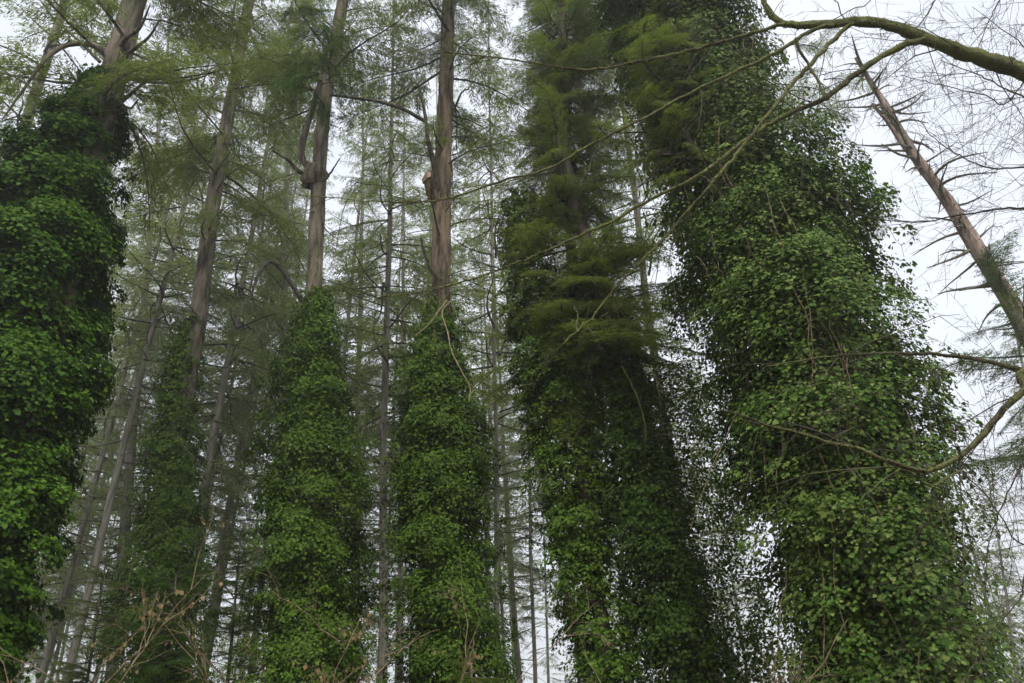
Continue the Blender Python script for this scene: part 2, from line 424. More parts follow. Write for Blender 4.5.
# --- the large ivy tower on the right
Y = 9.5
prof = [(683, 790, 1016), (600, 768, 990), (500, 738, 958), (420, 712, 930), (350, 698, 922), (300, 684, 892), (250, 672, 878), (200, 664, 858),
        (150, 652, 812), (100, 640, 788), (50, 622, 762), (0, 606, 738), (-60, 590, 712), (-120, 580, 690), (-190, 590, 660)]
A = interp_profile(prof, Y)
path = A[:, :3].copy()
t = tree_root('ivy_clad_tree', path, 'massive leaning tree wholly wrapped in glossy green ivy, widest in the picture', 'tree', 'ivy clad trees')
obj('trunk', trunk_mesh(path, .42, .2, seed=1), M['bark'], t, True)
obj('ivy', ivy_cloud(prof, Y, 370000, .045, 21, True, .32, .05, 1.0, 1.05, .28, .12), M['ivy_near'], t)
# hanging ivy stems
g = np.random.default_rng(5); vs = []
for k in range(60):
    th_ = g.uniform(-2.8, -.3); z = g.uniform(2.5, 12); s = path_at_z(path, z); rr = np.interp(z, A[:, 2], A[:, 3])
    q = s+np.array([math.cos(th_), math.sin(th_), 0])*rr*g.uniform(.85, 1.02); Lh = g.uniform(.5, 1.6)
    tt = np.linspace(0, 1, 8)[:, None]; w = np.cumsum(g.normal(0, .025, (8, 3)), 0)
    vs.append(tube(q+np.array([g.normal(0, .2), -.05, -1])*Lh*tt+w, .006*np.linspace(1, .5, 8), 4))
obj('hanging_stem', merge(vs), M['stem'], t)

n_ = 60; g = np.random.default_rng(46); pyy = g.uniform(-60, 170, n_)
c0 = np.array([at(np.interp(y_, [-60, 170], [640, 700])+g.normal(0, 22), y_, 8.9) for y_ in pyy])
fo, wo = boughs(c0, g.uniform(2.6, 5.6, n_), g.normal(-.35, .25, n_), g.uniform(.6, 1.15, n_), BT_CLOSE, 48)
fs_, ws_ = [fo], [wo]
g = np.random.default_rng(49)
for (x0, x1, y0, y1, n_) in ((775, 850, 45, 110, 16), (845, 885, 185, 250, 7)):   # needle sprays poking out past the ivy
    c0 = np.array([at(g.uniform(x0, x1)-18, g.uniform(y0, y1), 10.6+g.uniform(-.5, .5)) for _ in range(n_)])
    fo, wo = boughs(c0, g.normal(.2, .8, n_), g.normal(-.15, .3, n_), g.uniform(.45, .95, n_), BT_CLOSE, 50); fs_.append(fo); ws_.append(wo)
obj_multi('foliage', [merge(fs_), merge(ws_)], [M['needle_olive'], M['dead']], t)

# --- far-left ivy tower with its bare conifer top
Y = 9.0
prof = [(683, -90, 24), (600, -85, 38), (520, -85, 55), (460, -80, 66), (400, -70, 84), (340, -65, 98), (280, -55, 104), (230, -35, 110), (180, -4, 116), (130, 40, 120), (100, 60, 122), (75, 84, 120)]
A = interp_profile(prof, Y)
path = trunk_path([(118, 60), (104, 110), (80, 200), (30, 400), (-10, 560)], Y, 24)
t = tree_root('ivy_clad_tree', path, 'dark green ivy covered conifer at the left edge with crooked bare limbs above the ivy', 'tree', 'ivy clad trees')
obj('trunk', trunk_mesh(path, .29, .09, seed=2, bump=.06, power=.9), M['bark'], t, True)
obj('ivy', ivy_cloud(prof, Y, 190000, .048, 22, True, .31, .05, 1.0, .95, .25), M['ivy_left'], t)
def limb(parent, name, pix, Ys, r0_, r1_, mat, sides=8, g=None, nt_=0, Lr=(.2, .5), bump=.05, seed=0, depth=2, spread=.8, bias=(0, 0, -.05), step=.06):
    P = np.array([at(x, y, yy) for (x, y), yy in zip(pix, np.linspace(Ys[0], Ys[1], len(pix)))])
    p = resample(P, step); p = p+np.random.default_rng(seed+77).normal(0, .0025, p.shape)
    h = np.linspace(0, 1, len(p)); tb = tube(p, r0_+(r1_-r0_)*h, sides, bump, seed)
    lst = [tb]
    if nt_: 
        tw = twigs_from(p, r0_, g, nt_, Lr, depth, spread, bias)
        return obj_multi(name, [tb, merge(tw)], [mat, M['twig']], parent, (0,)), p
    return obj(name, tb, mat, parent, True), p
g = np.random.default_rng(9)
for k, (pix, r_) in enumerate([
        ([(118, 62), (95, 46), (68, 45), (45, 60), (20, 95), (2, 120)], .055), ([(112, 62), (125, 40), (140, 28), (150, 5)], .05),
        ([(112, 68), (130, 52), (148, 38), (160, 20)], .05), ([(120, 74), (150, 82), (190, 80), (225, 68)], .03),
        ([(118, 80), (150, 79), (180, 78), (215, 72)], .03), ([(108, 88), (128, 108), (138, 100)], .025), ([(100, 62), (78, 40), (55, 20), (40, 0)], .03),
        ([(115, 45), (150, 60), (175, 62)], .025), ([(100, 84), (84, 90), (70, 72)], .03)]):
    limb(t, 'limb', pix, (Y, Y-.4-.3*(k % 3)), r_, .010, M['bark'], 8, g, 4, (.3, .9), seed=k)
org, az, pi_, Ll = crown_spec(path, 10.2, 24, 85, 2.8, 31, lowfull=.15)
fo, wo = boughs(org, az, pi_, Ll, BT_CLOSE, 32)
obj_multi('crown', [fo, wo], [M['needle'], M['bark']], t)

# --- generic ivy-based conifer
def ivy_conifer(label, pix, Y, H, rb, rt_, prof, nl, size, seed, ivym, barkm, crown=None, blob=.3, fringe=.14, near=True, fol='needle', name='ivy_clad_tree', stub=None, cat='tree', group='ivy clad trees', cover=.78, fill=.22, bump=.05):
    path = trunk_path(pix, Y, H)
    t = tree_root(name, path, label, cat, group)
    obj('trunk', trunk_mesh(path, rb, rt_, seed=seed, bump=bump), M[barkm], t, True)
    if prof is not None:
        obj('ivy', ivy_cloud(prof, Y, nl, size, seed, near, blob, fringe, 1.0, cover, fill), M[ivym], t)
    if crown:
        fs, ws = [], []
        for (z0, z1, n, Lm, T, kw) in crown:
            a = crown_spec(path, z0, z1, n, Lm, seed+len(fs)*7+1, **kw)
            f_, w_ = boughs(*a, T, seed+3); fs.append(f_); ws.append(w_)
        obj_multi('crown', [merge(fs), merge(ws)], [M[fol], M['dead']], t)
    if stub:
        for vf in stubs(path, *stub[:4], seed+5, r=stub[4]): obj('dead_branch', vf, M['dead'], t)
    return t, path

# second from left, bare trunk above thin ivy
t2, p2 = ivy_conifer('tall conifer thinly ivied below, between the left ivy tower and the burl column', [(234, 85), (215, 190), (198, 320), (180, 420), (160, 560), (148, 683)], 17, 36, .27, .08,
    [(683, 100, 212), (620, 108, 205), (560, 120, 208), (500, 136, 204), (440, 146, 200), (390, 155, 200), (350, 164, 204), (318, 180, 206)], 100000, .056, 41, 'ivy', 'bark',
    [(15.5, 36, 85, 3.8, BT_CLOSE, dict(lowfull=.1)), (11, 19, 16, 2.4, BT_CLOSE, dict(pmean=-.25))], fringe=.12, blob=.29, near=False, stub=(7, 18, 34, (.5, 2.2), .022))
# burl column
t3, p3 = ivy_conifer('ivy column topped by a pale bare trunk with a swollen burl and fork', [(345, -10), (330, 70), (322, 130), (319, 180), (314, 290), (312, 450), (316, 683)], 14, 34, .21, .08,
    [(683, 232, 378), (640, 248, 378), (590, 250, 372), (540, 252, 368), (490, 252, 368), (450, 256, 364), (400, 268, 362), (360, 278, 354), (325, 288, 345), (300, 300, 336), (290, 308, 328)], 130000, .050, 42, 'ivy', 'bark_pale',
    [(16, 34, 80, 3.0, BT_CLOSE, dict(lowfull=.1))], stub=(8, 14, 10, (.4, 1.3), .018), fringe=.08, blob=.29, near=False)
g = np.random.default_rng(12)
c = at(317, 177, 14); hh = np.linspace(-1, 1, 14); bp_ = c+np.stack([hh*.05-.05, 0*hh-.02, hh*.30], -1)
obj('burl', tube(bp_, .13+.13*np.sqrt(np.maximum(0, 1-hh**2))*(1-.35*hh), 24, .16, 4), M['bark_pale'], t3, True)
limb(t3, 'fork', [(314, 172), (302, 158), (303, 140), (312, 110), (318, 90), (330, 40)], (14, 14), .085, .05, M['bark_pale'], 12, seed=4)
limb(t3, 'limb', [(312, 180), (300, 172), (288, 160), (272, 150)], (14, 13.4), .06, .02, M['bark'], 8, g, 5, (.4, 1.1), seed=5)
limb(t3, 'limb', [(305, 305), (292, 285), (280, 268), (270, 262), (258, 275), (250, 300)], (14, 13), .06, .02, M['dead'], 8, g, 5, (.4, 1.1), seed=6)
limb(t3, 'limb', [(316, 186), (328, 176), (340, 158)], (14, 13.6), .035, .012, M['bark'], 8, g, 3, (.3, .8), seed=7)
# dark hanging boughs of the burl tree
n_ = 42; g = np.random.default_rng(44)
u = g.uniform(0, 1, n_); c0 = np.array([at(x, y, 12.4) for x, y in zip(318+g.normal(0, 11, n_), 10+u*85)])
fo, wo = boughs(c0+np.array([0, .5, 0])*g.normal(0, .5, (n_, 1)), g.uniform(0, 6.28, n_), g.normal(-.5, .25, n_), g.uniform(.5, 1.15, n_), BT_CLOSE, 45)
obj_multi('low_foliage', [fo, wo], [M['needle_dark'], M['dead']], t3)

# broken-fork column
t4, p4 = ivy_conifer('ivy column under a reddish trunk with a broken pale stub beside the fork', [(449, -10), (446, 80), (443, 170), (441, 290), (446, 450), (452, 683)], 14, 35, .25, .085,
    [(683, 396, 512), (620, 394, 508), (560, 392, 500), (500, 390, 497), (450, 390, 490), (410, 390, 484), (370, 400, 476), (340, 408, 466), (312, 418, 458), (300, 426, 454)], 130000, .050, 43, 'ivy', 'bark_red',
    [(15.5, 35, 85, 3.0, BT_CLOSE, dict(lowfull=.1)), (12.5, 19, 18, 2.2, BT_CLOSE, dict(pmean=-.15))], stub=(7, 15, 16, (.5, 2.0), .016), fringe=.08, blob=.29, near=False)
st = np.array([at(441, 205, 14), at(434, 190, 13.9), at(431, 178, 13.85)])
obj('fork_collar', tube(resample(st, .05), np.linspace(.20, .15, len(resample(st, .05))), 16, .06, 8), M['bark_red'], t4, True)
b0 = at(430, 182, 13.85); hh = np.linspace(0, 1, 7)
bp_ = b0+np.stack([-.06*hh, 0*hh, .32*hh], -1)
obj('broken_stub', tube(bp_, .15*np.array([1, .95, .86, .7, .48, .3, .06]), 14, .14, 5), M['broken'], t4, True)
g = np.random.default_rng(13)
limb(t4, 'dead_limb', [(438, 190), (434, 165), (428, 140), (425, 115), (420, 88)], (13.8, 13.2), .065, .03, M['dead'], 8, g, 2, (.2, .6), seed=9)
limb(t4, 'dead_limb', [(426, 122), (405, 110), (380, 102), (355, 98), (330, 95)], (13.4, 12.6), .045, .028, M['dead'], 8, g, 6, (.3, 1.0), seed=10)
limb(t4, 'dead_limb', [(449, 118), (456, 105), (462, 92), (469, 89)], (14, 13.8), .04, .015, M['dead'], 8, g, 2, (.2, .5), seed=11)
limb(t4, 'dead_limb', [(440, 280), (430, 268), (424, 250), (421, 238)], (13.8, 13.4), .045, .02, M['dead'], 8, g, 2, (.2, .5), seed=12)
limb(t4, 'vine', [(452, 300), (442, 312), (447, 330), (452, 352), (462, 372), (470, 388), (469, 402)], (13.1, 13.0), .014, .009, M['vine'], 5, seed=13)
limb(t4, 'vine', [(447, 300), (438, 312), (428, 325), (415, 336)], (13.1, 12.9), .014, .008, M['vine'], 5, seed=14)

# olive conifer with ivy skirts, centre right
t6, p6 = ivy_conifer('olive conifer with drooping sprays above dark ragged ivy, right of centre', [(562, -10), (567, 150), (578, 380), (590, 520), (608, 683)], 12.5, 27, .13, .05,
    [(683, 572, 656), (620, 552, 642), (560, 540, 632), (500, 528, 622), (450, 524, 612), (400, 518, 606), (340, 510, 590), (290, 502, 560), (240, 500, 545), (190, 505, 535)], 70000, .052, 46, 'ivy', 'bark',
    [(7.6, 22, 400, 1.8, BT_CLOSE, dict(lowfull=.05, Ltop=1.0, pmean=-.4, pw=.45)), (7.6, 9.6, 34, 2.3, BT_CLOSE, dict(lowfull=.05, Ltop=1.6, pmean=-.2, azc=-.6, azw=.6)), (20, 27, 30, 1.8, BT_FINE, dict())], blob=.25, near=False, cover=.66, fill=.14, fringe=.3, fol='needle_olive')
# leaning tree with fringe
t7, p7 = ivy_conifer('leaning dark trunk trailing a lacy fringe of ivy toward the big ivy tower', [(588, 250), (620, 370), (652, 480), (680, 580), (705, 683)], 12, 12.5, .26, .10,
    [(683, 640, 738), (620, 626, 718), (560, 612, 702), (500, 602, 684), (450, 598, 668), (400, 600, 656), (360, 600, 648), (320, 594, 630)], 60000, .052, 47, 'ivy_dark', 'bark', blob=.24, near=False, cover=.8, fringe=.4, fill=.35)
g = np.random.default_rng(14)
limb(t7, 'vine', [(622, 366), (632, 385), (640, 405), (645, 425), (646, 440)], (11.2, 11.2), .018, .008, M['moss_limb'], 6, g, 3, (.2, .5), seed=15)

# loose curtain of ivy sprays between that trunk and the big tower
A = interp_profile([(683, 700, 785), (600, 676, 768), (500, 655, 748), (420, 640, 722), (370, 634, 690)], 12)
g = np.random.default_rng(61); n_ = 900
z = g.uniform(1.0, A[-1, 2], n_); cx, cr_ = np.interp(z, A[:, 2], A[:, 0]), np.interp(z, A[:, 2], A[:, 3])
c0 = np.stack([cx+g.uniform(-1, 1, n_)*cr_, 12+g.normal(0, .35, n_), z], -1)
P = (c0[:, None]+g.normal(0, .075, (n_, 17, 3))*np.array([.8, .8, 1.7])).reshape(-1, 3)
obj('ivy_curtain', leaves(P, g.normal(0, .6, P.shape)+np.array([0, -.5, .5]), np.array([0, 0, -1.0])+g.normal(0, .5, P.shape), g.uniform(.03, .07, len(P)), False), M['ivy_dark'], t7)
vs = []
for k in range(120):
    z = g.uniform(1.5, A[-1, 2]+.2); cx_, cr1 = np.interp(z, A[:, 2], A[:, 0]), np.interp(z, A[:, 2], A[:, 3])
    sg = g.choice([-1, 1]); q = np.array([cx_-sg*cr1, 12+g.normal(0, .2), z]); tt = np.linspace(0, 1, 9)[:, None]
    vs.append(tube(q+np.array([sg*cr1*g.uniform(.8, 1.7), g.normal(0, .3), 0])*tt+np.array([0, 0, 1])*(.3*tt-g.uniform(.3, 1.2)*tt**2)+np.cumsum(g.normal(0, .02, (9, 3)), 0), .010*np.linspace(1, .3, 9), 4))
obj('ivy_stem', merge(vs), M['stem'], t7)

# ================================================================== DEAD LEANING CONIFER
Y = 14.0
path = trunk_path([(856, 58), (885, 105), (915, 155), (950, 205), (985, 262), (1024, 325), (1060, 392)], Y, 0)
td = tag(empty('dead_tree', path_at_z(path, 0.0)), 'bare dead leaning conifer with reddish bark and snapped branch stubs against the sky', 'tree')
p = resample(path, .2); h = (p[:, 2])/p[-1, 2]
obj('trunk', tube(p, .265-.225*np.clip(h, 0, 1)**1.5, 24, .09, 6), M['bark_dead'], td, True)
limb(td, 'fork', [(917, 160), (903, 143), (888, 122), (872, 104)], (14, 14.1), .10, .03, M['bark_dead'], 12, seed=16)
for vf in stubs(path, 8.8, path[-1, 2]-.2, 84, (.2, 1.25), 17, r=.036, pm=.1)+stubs(path, 4, 8.8, 14, (.4, 1.8), 18, r=.036, pm=.1): obj('dead_branch', vf, M['dead_pale'], td)
org, az, pi_, Ll = crown_spec(path, 5.0, 10.4, 18, 2.5, 55, lowfull=.05, Ltop=1.2, azc=math.pi, azw=.8, pmean=-.1)
fo, wo = boughs(org, az, pi_, Ll, BT_CLOSE, 56); obj_multi('crown', [fo, wo], [M['needle_dark'], M['dead']], td)

# ================================================================== BARE MOSSY TREE OVERHEAD, RIGHT
base = np.array([5.6, 4.6, 0.0])
tb_ = tag(empty('bare_tree', base), 'leafless mossy broadleaf tree reaching its crooked limbs in from the right edge', 'tree')
path = np.array([(5.6, 4.6, -.1), (5.5, 4.6, 2), (5.3, 4.55, 4), (5.2, 4.5, 6), (5.5, 4.7, 8), (5.4, 4.9, 10)])
obj('trunk', trunk_mesh(path, .24, .09, seed=8), M['moss_limb'], tb_, True)
g = np.random.default_rng(21)
def mlimb(pix, Ys, r0_, r1_, nt_=0, Lr=(.2, .6), pre=None, mat='moss_limb', seed=0, moss=0, name='limb', depth=3, spread=.75, bias=(0, 0, -.08)):
    P = [at(x, y, yy) for (x, y), yy in zip(pix, np.linspace(Ys[0], Ys[1], len(pix)))]
    if pre is not None: P = list(np.array(pre, float))+P
    p = resample(np.array(P), .05); gg = np.random.default_rng(seed+300)
    p = p+gg.normal(0, .0035, p.shape); h = np.linspace(0, 1, len(p)); r = r0_+(r1_-r0_)*h**.8
    r = r*(1+.10*np.sin(np.arange(len(p))*.9+seed)*gg.uniform(0, 1, len(p)))
    ly = [tube(p, r, 10, .10, seed)]
    if nt_: ly.append(merge(twigs_from(p, r0_*.4, gg, nt_, Lr, depth, spread, bias)))
    if moss:
        k = gg.integers(0, len(p), moss); d = unit(gg.normal(0, 1, (moss, 3))+np.array([0, 0, .5]))
        q = p[k]+d*r[k][:, None]*.95
        v, f = leaves(q, unit(gg.normal(0, 1, (moss, 3))), d+gg.normal(0, .3, (moss, 3)), gg.uniform(.008, .022, moss), False)
        ly.append((v, f))
    obj_multi(name, ly, [M[mat]]+([M['twig']] if nt_ else [])+([M['moss']] if moss else []), tb_, (0,))
    return p
mlimb([(1040, 78), (1000, 64), (960, 52), (920, 37), (895, 27), (860, 22), (820, 25), (785, 24), (768, 12), (762, -8)], (4.4, 4.2), .118, .018, 24, (.3, 1.2), pre=[(5.35, 4.5, 5.3)], seed=1, moss=4200)
mlimb([(785, 24), (762, 30), (700, 48), (640, 62), (585, 70), (530, 62), (500, 58), (440, 52)], (4.2, 4.6), .016, .004, 30, (.2, .8), seed=2, moss=350)
mlimb([(835, 26), (816, 29), (769, 56), (700, 88), (650, 115), (590, 145), (550, 168), (500, 182), (440, 200), (385, 202), (300, 195)], (4.2, 4.8), .016, .003, 34, (.2, .8), seed=3, moss=400)
mlimb([(852, 24), (841, 32), (800, 76), (758, 127), (740, 150), (715, 180), (690, 208), (672, 230), (621, 281), (591, 318), (564, 343)], (4.2, 4.4), .018, .004, 22, (.2, .8), seed=4, moss=700)
mlimb([(925, 40), (906, 44), (864, 68), (826, 97), (788, 114), (750, 137), (700, 175), (650, 200), (610, 222), (560, 245), (525, 260), (480, 276), (430, 290), (378, 298)], (4.3, 4.8), .026, .004, 34, (.2, .8), seed=5, moss=1300)
mlimb([(826, 97), (812, 70), (800, 50), (796, 38)], (4.2, 4.1), .007, .012, 2, (.1, .3), seed=6)
mlimb([(1050, 368), (1024, 391), (999, 415), (979, 439), (955, 460), (928, 471), (905, 467), (880, 458), (857, 448), (824, 441), (780, 428), (740, 420)], (4.8, 4.6), .05, .005, 44, (.2, .9), pre=[(5.35, 4.6, 3.4)], seed=7, moss=1400)
mlimb([(1050, 380), (1024, 371), (986, 361), (952, 356), (901, 353), (868, 354), (817, 358), (770, 366)], (5.4, 5.4), .035, .004, 40, (.2, .9), pre=[(5.4, 4.6, 3.9)], seed=8, moss=700)
mlimb([(962, 470), (930, 485), (900, 470), (860, 500)], (4.7, 4.5), .006, .003, 4, (.1, .4), seed=9)
# finer leafless limbs filling the sky at the right
for k, (pix, Ys, r_, pre) in enumerate([
        ([(1060, 20), (1010, 100), (985, 95), (940, 85), (900, 75)], (5.5, 6), .014, None),
        ([(1060, 165), (1024, 167), (985, 167), (950, 150), (925, 130)], (5.6, 6), .016, None),
        ([(1060, 90), (1024, 96), (985, 78), (940, 60)], (5.0, 5.6), .014, None),
        ([(1060, 205), (1010, 208), (960, 215), (915, 222), (860, 214), (820, 190)], (5.6, 6.4), .014, None),
        ([(1060, 520), (1024, 545), (990, 500), (958, 466)], (5.2, 4.8), .012, None),
        ([(1060, 440), (1020, 470), (990, 540), (985, 600)], (5.5, 5.6), .012, None),
        ([(1060, 560), (1020, 600), (985, 640), (960, 660)], (5.5, 5.6), .012, None),
        ([(1040, -60), (1000, 0), (985, 30), (978, 50)], (4.8, 5.0), .012, None),
        ([(900, -60), (870, 0), (850, 10), (800, 40)], (5.2, 5.2), .010, None),
        ([(960, -60), (930, 10), (890, 60), (870, 110)], (5.6, 6), .012, None)]):
    mlimb(pix, Ys, r_, .003, 26, (.25, 1.2), pre=[(5.3, 4.8, at(*pix[0], Ys[0])[2])], seed=20+k, mat='twig', name='branch', bias=(-.05, 0, -.06))

# ================================================================== BACKGROUND CONIFERS (each with trunk, branches, crown)
VAR = []
for k, (T, nb, z0, Lm, fol) in enumerate([(BT, 125, 8, 4.1, .8), (BT, 105, 11, 3.9, .8), (BT, 135, 5, 3.4, .8), (BT_FAR, 100, 8, 3.6, 1)]):
    g = np.random.default_rng(60+k); Hh = 36.0
    zz = np.linspace(0, Hh, 14); path = np.stack([np.cumsum(g.normal(0, .05, 14)), np.cumsum(g.normal(0, .05, 14)), zz], -1); path[:, :2] -= path[0, :2]
    path[0, 2] = -.2
    a = crown_spec(path, z0, Hh-.3, nb, Lm, 70+k, lowfull=.3, pmean=-.18)
    fo, wo = boughs(*a, T, 80+k, fol)
    sb = merge(stubs(path, 4, z0+4, 26, (.4, 2.2), 90+k, r=.022))
    VAR.append(dict(trunk=raw_mesh('trunk', *trunk_mesh(path, .25, .05, 12, .04, k, .6)), crown=multi_mesh('crown', [fo, merge([wo, sb])])))
def bg_tree(px, py, px2, py2, Y, label, var=0, s=1.0, w=1.0, fol='needle', group='conifers standing behind the ivy trees', name='conifer', rz=None):
    a, b = at(px, py, Y), at(px2, py2, Y)
    if a[2] > b[2]: a, b = b, a
    d = (b-a)/(b[2]-a[2]); o = a-d*a[2]
    q = Vector((0, 0, 1)).rotation_difference(Vector(tuple(unit(d))))
    t = empty(name, o); t.rotation_mode = 'QUATERNION'
    from mathutils import Quaternion
    t.rotation_quaternion = q@Quaternion((0, 0, 1), rz if rz is not None else float(px*1.7 % 6.28)); t.scale = (s, s, s)
    tag(t, label, 'tree', group)
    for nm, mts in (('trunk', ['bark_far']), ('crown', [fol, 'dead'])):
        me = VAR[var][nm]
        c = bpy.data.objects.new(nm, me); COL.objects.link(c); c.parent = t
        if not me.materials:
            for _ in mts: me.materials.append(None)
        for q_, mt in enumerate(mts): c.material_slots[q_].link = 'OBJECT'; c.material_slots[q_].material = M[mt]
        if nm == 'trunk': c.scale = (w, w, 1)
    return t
BG = [
    (40, 75, -10, 230, 15, 'pale leaning conifer trunk half hidden behind the left ivy tower', 1, .9, 1.0, 'needle_hazed'),
    (178, 235, 107, 520, 24, 'slender leaning conifer rising beside the left ivy tower, nearer of the leaning pair', 1, 1.05, .5, 'needle_hazed'),
    (145, 307, 80, 540, 27, 'thin leaning conifer, farther of the leaning pair by the left ivy tower', 2, 1.0, .5, 'needle_hazed'),
    (62, 480, 30, 620, 34, 'misty conifer low down just past the left ivy tower', 2, .9, .8, 'needle_hazed'),
    (248, 250, 205, 500, 25, 'mid-sized conifer between the thinly ivied tree and the burl column', 0, 1.05, .6, 'needle_hazed'),
    (262, 330, 232, 500, 32, 'slim conifer close left of the burl column, behind it', 1, 1.0, .75, 'needle_hazed'),
    (292, 360, 272, 520, 40, 'very thin far conifer showing just behind the edge of the burl column', 2, 1.0, .8, 'needle_hazed'),
    (388, 250, 383, 640, 20, 'slender straight conifer standing between the burl column and the broken stub column', 0, .85, .62, 'needle_hazed'),
    (402, 420, 400, 640, 30, 'thin conifer just right of the slender straight one', 1, .9, .6, 'needle_hazed'),
    (430, 90, 428, 200, 34, 'pale yellow-green conifer whose crown shows behind the broken stub', 2, .93, 1.0, 'needle_pale'),
    (514, 590, 520, 683, 42, 'misty conifer with forked stem low between the two centre trees', 1, .8, .9, 'needle_hazed'),
    (525, 300, 532, 560, 36, 'hazy conifer behind the gap left of the olive conifer', 0, .9, .45, 'needle_hazed'),
    (572, 620, 586, 683, 30, 'grey trunk with bare twiggy limbs at the foot of the olive conifer', 3, .7, 1.0, 'needle_hazed'),
    (612, 60, 640, 260, 19, 'hazy conifer seen through the gap left of the big ivy tower', 2, .95, .6, 'needle_hazed'),
    (1040, 480, 1065, 600, 32, 'misty conifer at the right edge beyond the big ivy tower', 2, .62, 1.0, 'needle_hazed'),
    (1075, 300, 1100, 420, 22, 'dark conifer boughs reaching in at the right edge behind the dead tree', 0, .55, 1.0, 'needle_hazed'),
    (1000, 560, 1012, 640, 44, 'faint small conifer low behind the right flank of the big ivy tower', 2, .5, 1.0, 'needle_hazed'),
    (170, 90, 150, 300, 30, 'tall hazy conifer behind the thinly ivied tree', 2, 1.1, .9, 'needle_hazed'),
    (300, 60, 292, 250, 28, 'hazy full-crowned conifer behind the burl', 2, 1.05, .9, 'needle_hazed'),
    (490, 30, 492, 200, 25, 'full conifer with drooping crown right of the reddish trunk', 0, 1.0, .4, 'needle_hazed'),
    (360, 20, 358, 200, 38, 'far conifer filling the gap between the burl trunk and the reddish trunk', 2, 1.15, .8, 'needle_hazed'),
]
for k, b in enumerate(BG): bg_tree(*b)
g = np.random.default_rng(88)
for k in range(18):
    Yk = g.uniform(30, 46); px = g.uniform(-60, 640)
    bg_tree(px, 300, px-(px-440)*.11, 200, Yk, 'hazy conifer lost among its like in the mist, trunk barely visible', int(g.integers(0, 3)), g.uniform(.85, 1.2), .38, 'needle_hazed', rz=float(g.uniform(0, 6)), group='hazy conifers filling the middle distance')

# the far wood, one mass
g = np.random.default_rng(101); fl = []
V0, F0, _ = BT_FAR[0]
pts = []
for k in range(80):
    Yk = g.uniform(46, 120); xk = g.uniform(-.75, .68)*Yk
    if xk/Yk > .30 and Yk < 200: 
        if g.uniform() < .8: continue
    pts.append((xk, Yk))
for k, (xk, Yk) in enumerate(pts):
    Hh = g.uniform(26, 42)*(.55 if xk/Yk > .3 else 1)
    path = np.array([(xk, Yk, -.1), (xk+g.normal(0, .5), Yk, Hh)])
    a = crown_spec(path, Hh*.22, Hh, 70, 4.4, 200+k, lowfull=.3, pmean=-.15)
    RR_ = rots(a[1], a[2], g.normal(0, .3, 70))
    VV = np.einsum('nij,vj->nvi', RR_, V0)*a[3][:, None, None]+a[0][:, None]
    FF = (np.arange(70)[:, None, None]*len(V0)+F0[None]).reshape(-1, 4)
    fl.append((VV.reshape(-1, 3), FF)); fl.append(tube(resample(path, 3), np.linspace(.17, .03, len(resample(path, 3))), 6))
tag(obj('distant_woods', merge(fl), M['needle_hazed']), 'misty grey-green conifer wood far behind the nearer trunks', 'woods', kind='stuff')

# ================================================================== UNDERSTORY
def hemlock(px, py, Y, H, Lm, n, label, seed, mat, T=BT_CLOSE):
    o = at(px, py, Y); o[2] = 0
    path = np.array([(o[0], Y, -.1), (o[0]+.1, Y, H*.5), (o[0], Y, H)])
    t = tag(empty('young_conifer', (o[0], Y, 0)), label, 'tree', 'young conifers in the understory')
    obj('trunk', tube(resample(path, .3), np.linspace(.06, .012, len(resample(path, .3))), 8), M['bark'], t, True)
    a = crown_spec(path, .5, H, n, Lm, seed, lowfull=.08, Ltop=.35, pmean=-.15)
    fo, wo = boughs(*a, T, seed+1); obj_multi('crown', [fo, wo], [M[mat], M['dead']], t)
hemlock(172, 600, 13, 4.7, 1.15, 170, 'soft bushy young conifer in front of the thinly ivied tree', 301, 'needle_dark')
hemlock(232, 600, 14.5, 5.6, 1.0, 130, 'soft young conifer tucked left of the burl column', 302, 'needle_dark')
hemlock(90, 640, 15, 5.2, 1.1, 120, 'shaggy young conifer in front of the leaning pair of trunks', 303, 'needle')
hemlock(470, 660, 12, 3.0, 1.2, 60, 'low bushy conifer at the foot of the broken stub column', 304, 'needle_olive')

def hazel(px, Y, H, n, label, seed, leafn=60, lean=(0, 0), w=.5):
    g = np.random.default_rng(seed); o = at(px, 683, Y); o = np.array([o[0], Y, 0.0])
    t = tag(empty('hazel_shrub', o), label, 'shrub', 'leafless shrubs with dry leaves')
    ends = []
    for k in range(n):
        az = g.uniform(0, 6.28); sp = g.uniform(.2, 1)*w
        d = np.array([math.cos(az)*sp+lean[0], math.sin(az)*sp*.6+lean[1], 1.0]); Hk = H*g.uniform(.7, 1.1)
        s = np.linspace(0, 1, 16)[:, None]
        p = o+np.array([g.normal(0, .12), g.normal(0, .12), -.05])+d*Hk*s+np.array([d[0]*.5, 0, -.25])*Hk*s**2.5+np.cumsum(g.normal(0, .02, (16, 3)), 0)
        r = g.uniform(.006, .012)*np.linspace(1, .25, 16)
        tw = twigs_from(p, .012, g, 7, (.3, 1.0), 3, .6, (0, 0, -.03), 4, .4)
        v, f = merge(tw); obj('stem', merge([tube(p, r, 6), *[x for x in tw]]) if False else merge([(v, f), tube(p, r, 6)]), M['stem'], t)
        ends.append(v[g.choice(len(v), leafn)])
    P = np.concatenate(ends); m = len(P)
    v, f = leaves(P+np.array([0, 0, -.02]), g.normal(0, 1, (m, 3))*np.array([1, 1, .2]), np.array([0, 0, -1.0])+g.normal(0, .25, (m, 3)), g.uniform(.02, .055, m), False)
    obj('dry_leaves', (v, f), M['dryleaf'], t)
hazel(40, 6.5, 4.0, 7, 'tangled bare shrub with tan dry leaves below the left ivy tower', 401, 55, (-.03, 0), .55)
hazel(150, 8, 3.7, 4, 'thin bare shrub with hanging dry leaves in front of the young conifers', 402, 30)
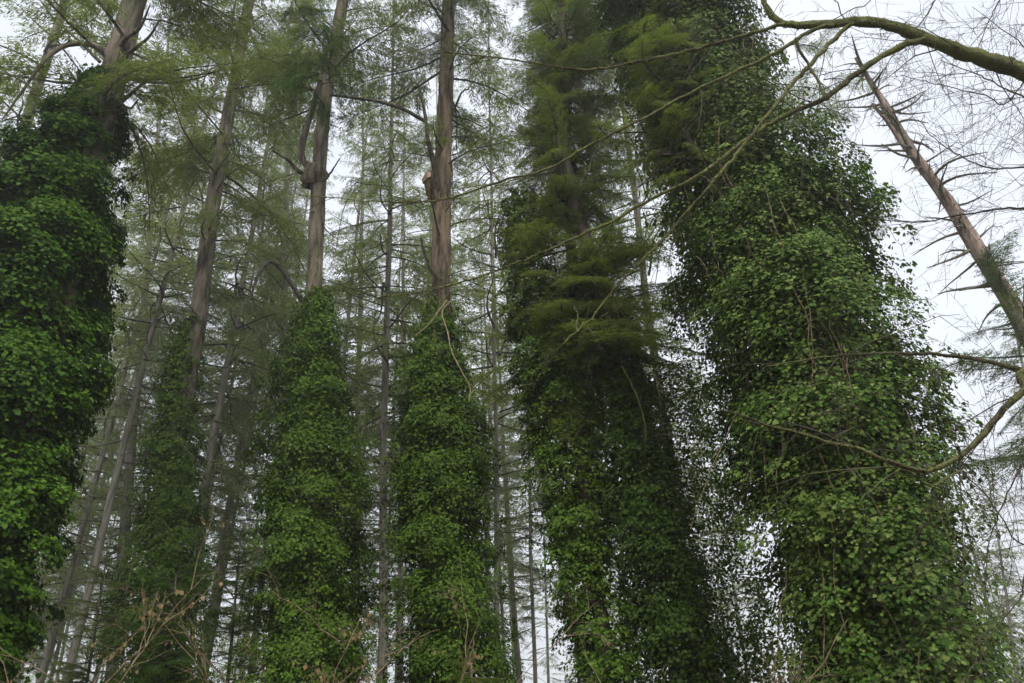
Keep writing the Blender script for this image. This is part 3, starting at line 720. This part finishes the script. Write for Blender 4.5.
hazel(300, 7.5, 3.6, 5, 'arching brown stems with dry leaves at the foot of the burl column', 403, 32, (.05, 0))
hazel(420, 8.5, 3.5, 3, 'sparse twiggy shrub at the foot of the broken stub column', 404, 20, (.12, 0), .6)
hazel(650, 7.5, 2.9, 5, 'low bare shrub below the leaning ivy fringe', 405, 16, (.1, 0), .8)

# ================================================================== LIGHT
w = bpy.data.worlds.new('World'); S.world = w; w.use_nodes = True
nt = w.node_tree; N, L = nt.nodes, nt.links; N.clear()
sky = N.new('ShaderNodeTexSky'); sky.sky_type = 'NISHITA'; sky.sun_disc = False
EL, ROT = R(50), R(172)
sky.sun_elevation = EL; sky.sun_rotation = ROT; sky.dust_density = 4; sky.air_density = 1.2
# overcast: cloud cover mixed over the clear sky, slightly uneven
tc = N.new('ShaderNodeTexCoord'); cn = N.new('ShaderNodeTexNoise'); cn.inputs['Scale'].default_value = 1.6; cn.inputs['Detail'].default_value = 4
L.new(tc.outputs['Generated'], cn.inputs['Vector'])
cr = ramp(N, [(3.7, 3.85, 4.25), (5.1, 5.3, 5.8)], [.3, .7]); L.new(cn.outputs[0], cr.inputs[0])
mx = N.new('ShaderNodeMixRGB'); mx.inputs[0].default_value = .9; L.new(sky.outputs[0], mx.inputs[1]); L.new(cr.outputs[0], mx.inputs[2])
# an overcast sky is brighter overhead than low down
sx = N.new('ShaderNodeSeparateXYZ'); L.new(tc.outputs['Generated'], sx.inputs[0])
mz = N.new('ShaderNodeMapRange'); mz.interpolation_type = 'SMOOTHSTEP'; mz.inputs[1].default_value = .72; mz.inputs[2].default_value = 1.0; mz.inputs[3].default_value = 1.0; mz.inputs[4].default_value = 2.9
L.new(sx.outputs[2], mz.inputs[0])
vm = N.new('ShaderNodeVectorMath'); vm.operation = 'SCALE'; L.new(mx.outputs[0], vm.inputs[0]); L.new(mz.outputs[0], vm.inputs['Scale'])
bg = N.new('ShaderNodeBackground'); bg.inputs[1].default_value = .1; L.new(vm.outputs[0], bg.inputs[0])
out = N.new('ShaderNodeOutputWorld'); L.new(bg.outputs[0], out.inputs[0])
sun = bpy.data.lights.new('sun', 'SUN'); sun.energy = 1.5; sun.angle = R(16); sun.color = (1, .97, .92)
so = bpy.data.objects.new('sun', sun); COL.objects.link(so)
# direction matching the sky: rotation measured from +Y toward +X
dv = Vector((math.sin(ROT)*math.cos(EL), math.cos(ROT)*math.cos(EL), math.sin(EL)))
so.rotation_euler = dv.to_track_quat('Z', 'Y').to_euler(); so.location = (0, 0, 60)
w.cycles.sampling_method = 'AUTOMATIC'

S.view_settings.view_transform = 'Standard'; S.view_settings.look = 'None'; S.view_settings.gamma = 1
S.view_settings.exposure = 1.2
S.render.engine = 'CYCLES'
cy = S.cycles
cy.max_bounces = 5; cy.diffuse_bounces = 3; cy.glossy_bounces = 2; cy.transmission_bounces = 3; cy.volume_bounces = 1; cy.transparent_max_bounces = 8
cy.use_adaptive_sampling = True; cy.adaptive_threshold = .02; cy.use_denoising = True
cy.caustics_reflective = False; cy.caustics_refractive = False
print('objects', len(bpy.data.objects), 'polys', sum(len(o.data.polygons) for o in bpy.data.objects if o.type == 'MESH'))
